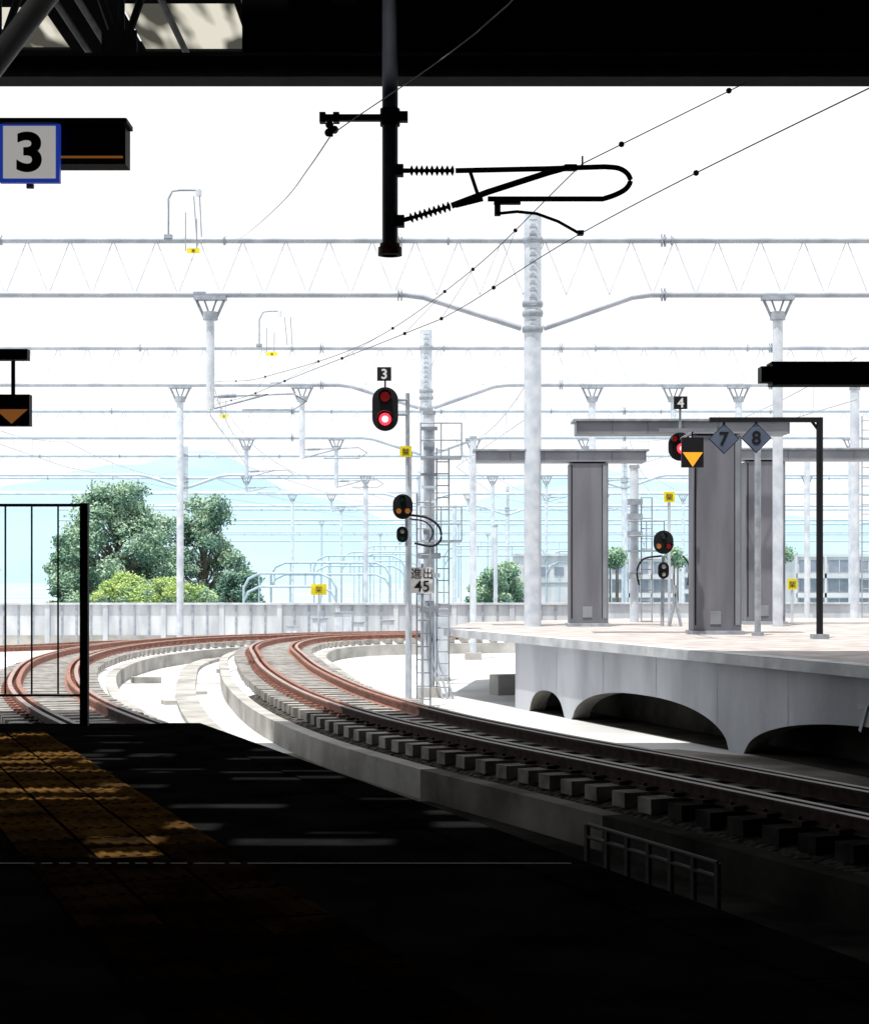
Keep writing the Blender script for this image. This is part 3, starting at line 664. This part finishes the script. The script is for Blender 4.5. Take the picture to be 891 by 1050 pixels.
building(960,1150,210,560,4,'apartment_building')
building(-140,-20,260,585,3,'apartment_building')
# ================= trees
def leaves(b,clumps,n,size,mats,rng):
    cw=[r*r for c,r in clumps]
    for c,r in rng.choices(clumps,weights=cw,k=n):
        d=Vector((rng.gauss(0,1),rng.gauss(0,1),rng.gauss(0,1))); d.normalize()
        p=c+Vector((d.x,d.y,d.z*.75))*r*(rng.random()**.5)*(1.25 if rng.random()<.12 else 1)
        u=Vector((rng.gauss(0,1),rng.gauss(0,1),rng.gauss(0,1))).normalized(); w=u.orthogonal().normalized(); s_=size*rng.uniform(.5,1.3)
        nn=noise.noise(p*0.6)+.5*d.z+.2*(-d.x)
        k=mats[1] if nn>.22 else (mats[2] if nn<-.32 else mats[0])
        if rng.random()<.2: k=rng.choice(mats)
        b.add([p-u*s_,p+w*s_*.55,p+u*s_,p-w*s_*.55],[(0,1,2,3)],k)
def tree(name,X,Y,ztop,width,base=-9,n=9000,size=.13,mats=('leaf1','leaf2','leaf3'),seed=1,low=-3,nc=60):
    rng=random.Random(seed); b=B(); H=ztop-base
    b.tube([(X,Y,base),(X+.1,Y,base+H*.3),(X-.1,Y,base+H*.6),(X,Y,ztop-1.5)],[.38,.3,.2,.05],'bark',8)
    cl=[]
    for i in range(nc):
        t=(i+rng.random())/nc; z=low+(ztop-low-.6)*t
        rad=width/2*math.sqrt(max(0.05,1-(max(0,t-.35)/.70)**2))
        a=rng.uniform(0,2*math.pi); q=rad*math.sqrt(rng.uniform(.05,1.0))
        c=Vector((X+q*math.cos(a),Y+q*math.sin(a)*.8,z+rng.uniform(-.3,.3))); r=rng.uniform(.05,.12)*width+.3
        cl.append((c,r))
        b.tube([(X,Y,max(base+H*.25,z-2.2)),(X*.5+c.x*.5,Y*.5+c.y*.5,z-.9),c],[.1,.06,.03],'bark',5)
    leaves(b,cl,n,size,mats,rng); return b.done(name)
YT=130
tree('deciduous_tree',bx(120,YT),YT,bz(493,YT),9.0,seed=4,n=42000,nc=130)
tree('deciduous_tree',bx(206,YT),YT+2,bz(508,YT),6.0,seed=9,n=22000,nc=75)
tree('deciduous_tree',bx(58,YT),YT+3,bz(545,YT),3.8,seed=12,n=11000,nc=40)
tree('deciduous_tree',bx(248,YT),YT-2,bz(582,YT),4.4,seed=14,n=10000,mats=('leaf3','leaf1','leaf3'),nc=36)
b=B(); rng=random.Random(5)
cl=[(Vector((bx(px,122),122+rng.uniform(-1,1),bz(py,122))),rng.uniform(.5,.95)) for px,py in [(112,604),(125,596),(138,600),(150,606),(165,600),(178,597),(190,604),(205,608),(105,612),(132,612),(160,613),(185,613),(215,614),(145,614),(128,604),(170,607),(183,606),(210,612)]]
for c,r in cl: b.tube([(c.x,c.y,-9),(c.x,c.y,c.z)],[.1,.04],'bark',5)
leaves(b,cl,14000,.11,('bush','bush','leaf2'),rng); b.done('shrub_row')
b=B(); cl=[(Vector((bx(px,140),140+rng.uniform(-2,2),bz(py,140))),rng.uniform(.6,1.2)) for px,py in [(486,604),(495,598),(505,592),(515,590),(524,600),(500,612),(515,615),(530,612),(488,618),(630,570),(635,577),(690,568),(697,575),(805,568),(520,585),(510,600),(625,574)]]
for c,r in cl: b.tube([(c.x,c.y,-9),(c.x,c.y,c.z)],[.15,.05],'bark',5)
leaves(b,cl,12000,.14,('leaf1','leaf2','leaf3'),rng); b.done('distant_tree_row')
# ================= world, sun, camera
w=bpy.data.worlds.new("World"); scene.world=w; w.use_nodes=True; nt=w.node_tree; bg=nt.nodes['Background']
sky=nt.nodes.new('ShaderNodeTexSky'); sky.sky_type='NISHITA'; sky.sun_disc=False
to=Vector((AZ[0]*math.cos(math.radians(EL)),AZ[1]*math.cos(math.radians(EL)),math.sin(math.radians(EL))))
sky.sun_elevation=math.radians(EL); sky.sun_rotation=math.radians(204.9); sky.dust_density=4; sky.air_density=1
tc=nt.nodes.new('ShaderNodeTexCoord'); nz=nt.nodes.new('ShaderNodeTexNoise'); nz.inputs['Scale'].default_value=2.5; nz.inputs['Detail'].default_value=5
mp=nt.nodes.new('ShaderNodeMapping'); mp.inputs['Scale'].default_value=(1,1,3)
nt.links.new(tc.outputs['Generated'],mp.inputs[0]); nt.links.new(mp.outputs[0],nz.inputs['Vector'])
rp=nt.nodes.new('ShaderNodeMapRange'); rp.inputs['To Min'].default_value=.85; rp.inputs['To Max'].default_value=1.0
nt.links.new(nz.outputs['Fac'],rp.inputs['Value'])
mx=nt.nodes.new('ShaderNodeMix'); mx.data_type='RGBA'; mx.inputs['B'].default_value=(8.4,8.4,8.5,1)
nt.links.new(rp.outputs[0],mx.inputs['Factor']); nt.links.new(sky.outputs[0],mx.inputs['A']); nt.links.new(mx.outputs['Result'],bg.inputs[0]); bg.inputs[1].default_value=.14
sd=bpy.data.lights.new('sun','SUN'); sd.energy=4.8; sd.angle=math.radians(.5); sd.color=(1,.96,.9)
so=bpy.data.objects.new('sun',sd); col.objects.link(so); so.rotation_euler=(-to).to_track_quat('-Z','Y').to_euler()
cam=bpy.data.cameras.new('camera'); co=bpy.data.objects.new('camera',cam); col.objects.link(co)
cam.sensor_fit='VERTICAL'; cam.sensor_height=24; cam.lens=24*F/1050; cam.shift_y=(HZ-525)/1050; cam.clip_end=20000; cam.clip_start=.1
co.location=(0,0,EYE); co.rotation_euler=(math.radians(90),0,0); scene.camera=co
scene.view_settings.view_transform='Standard'; scene.view_settings.look='None'; scene.view_settings.exposure=0
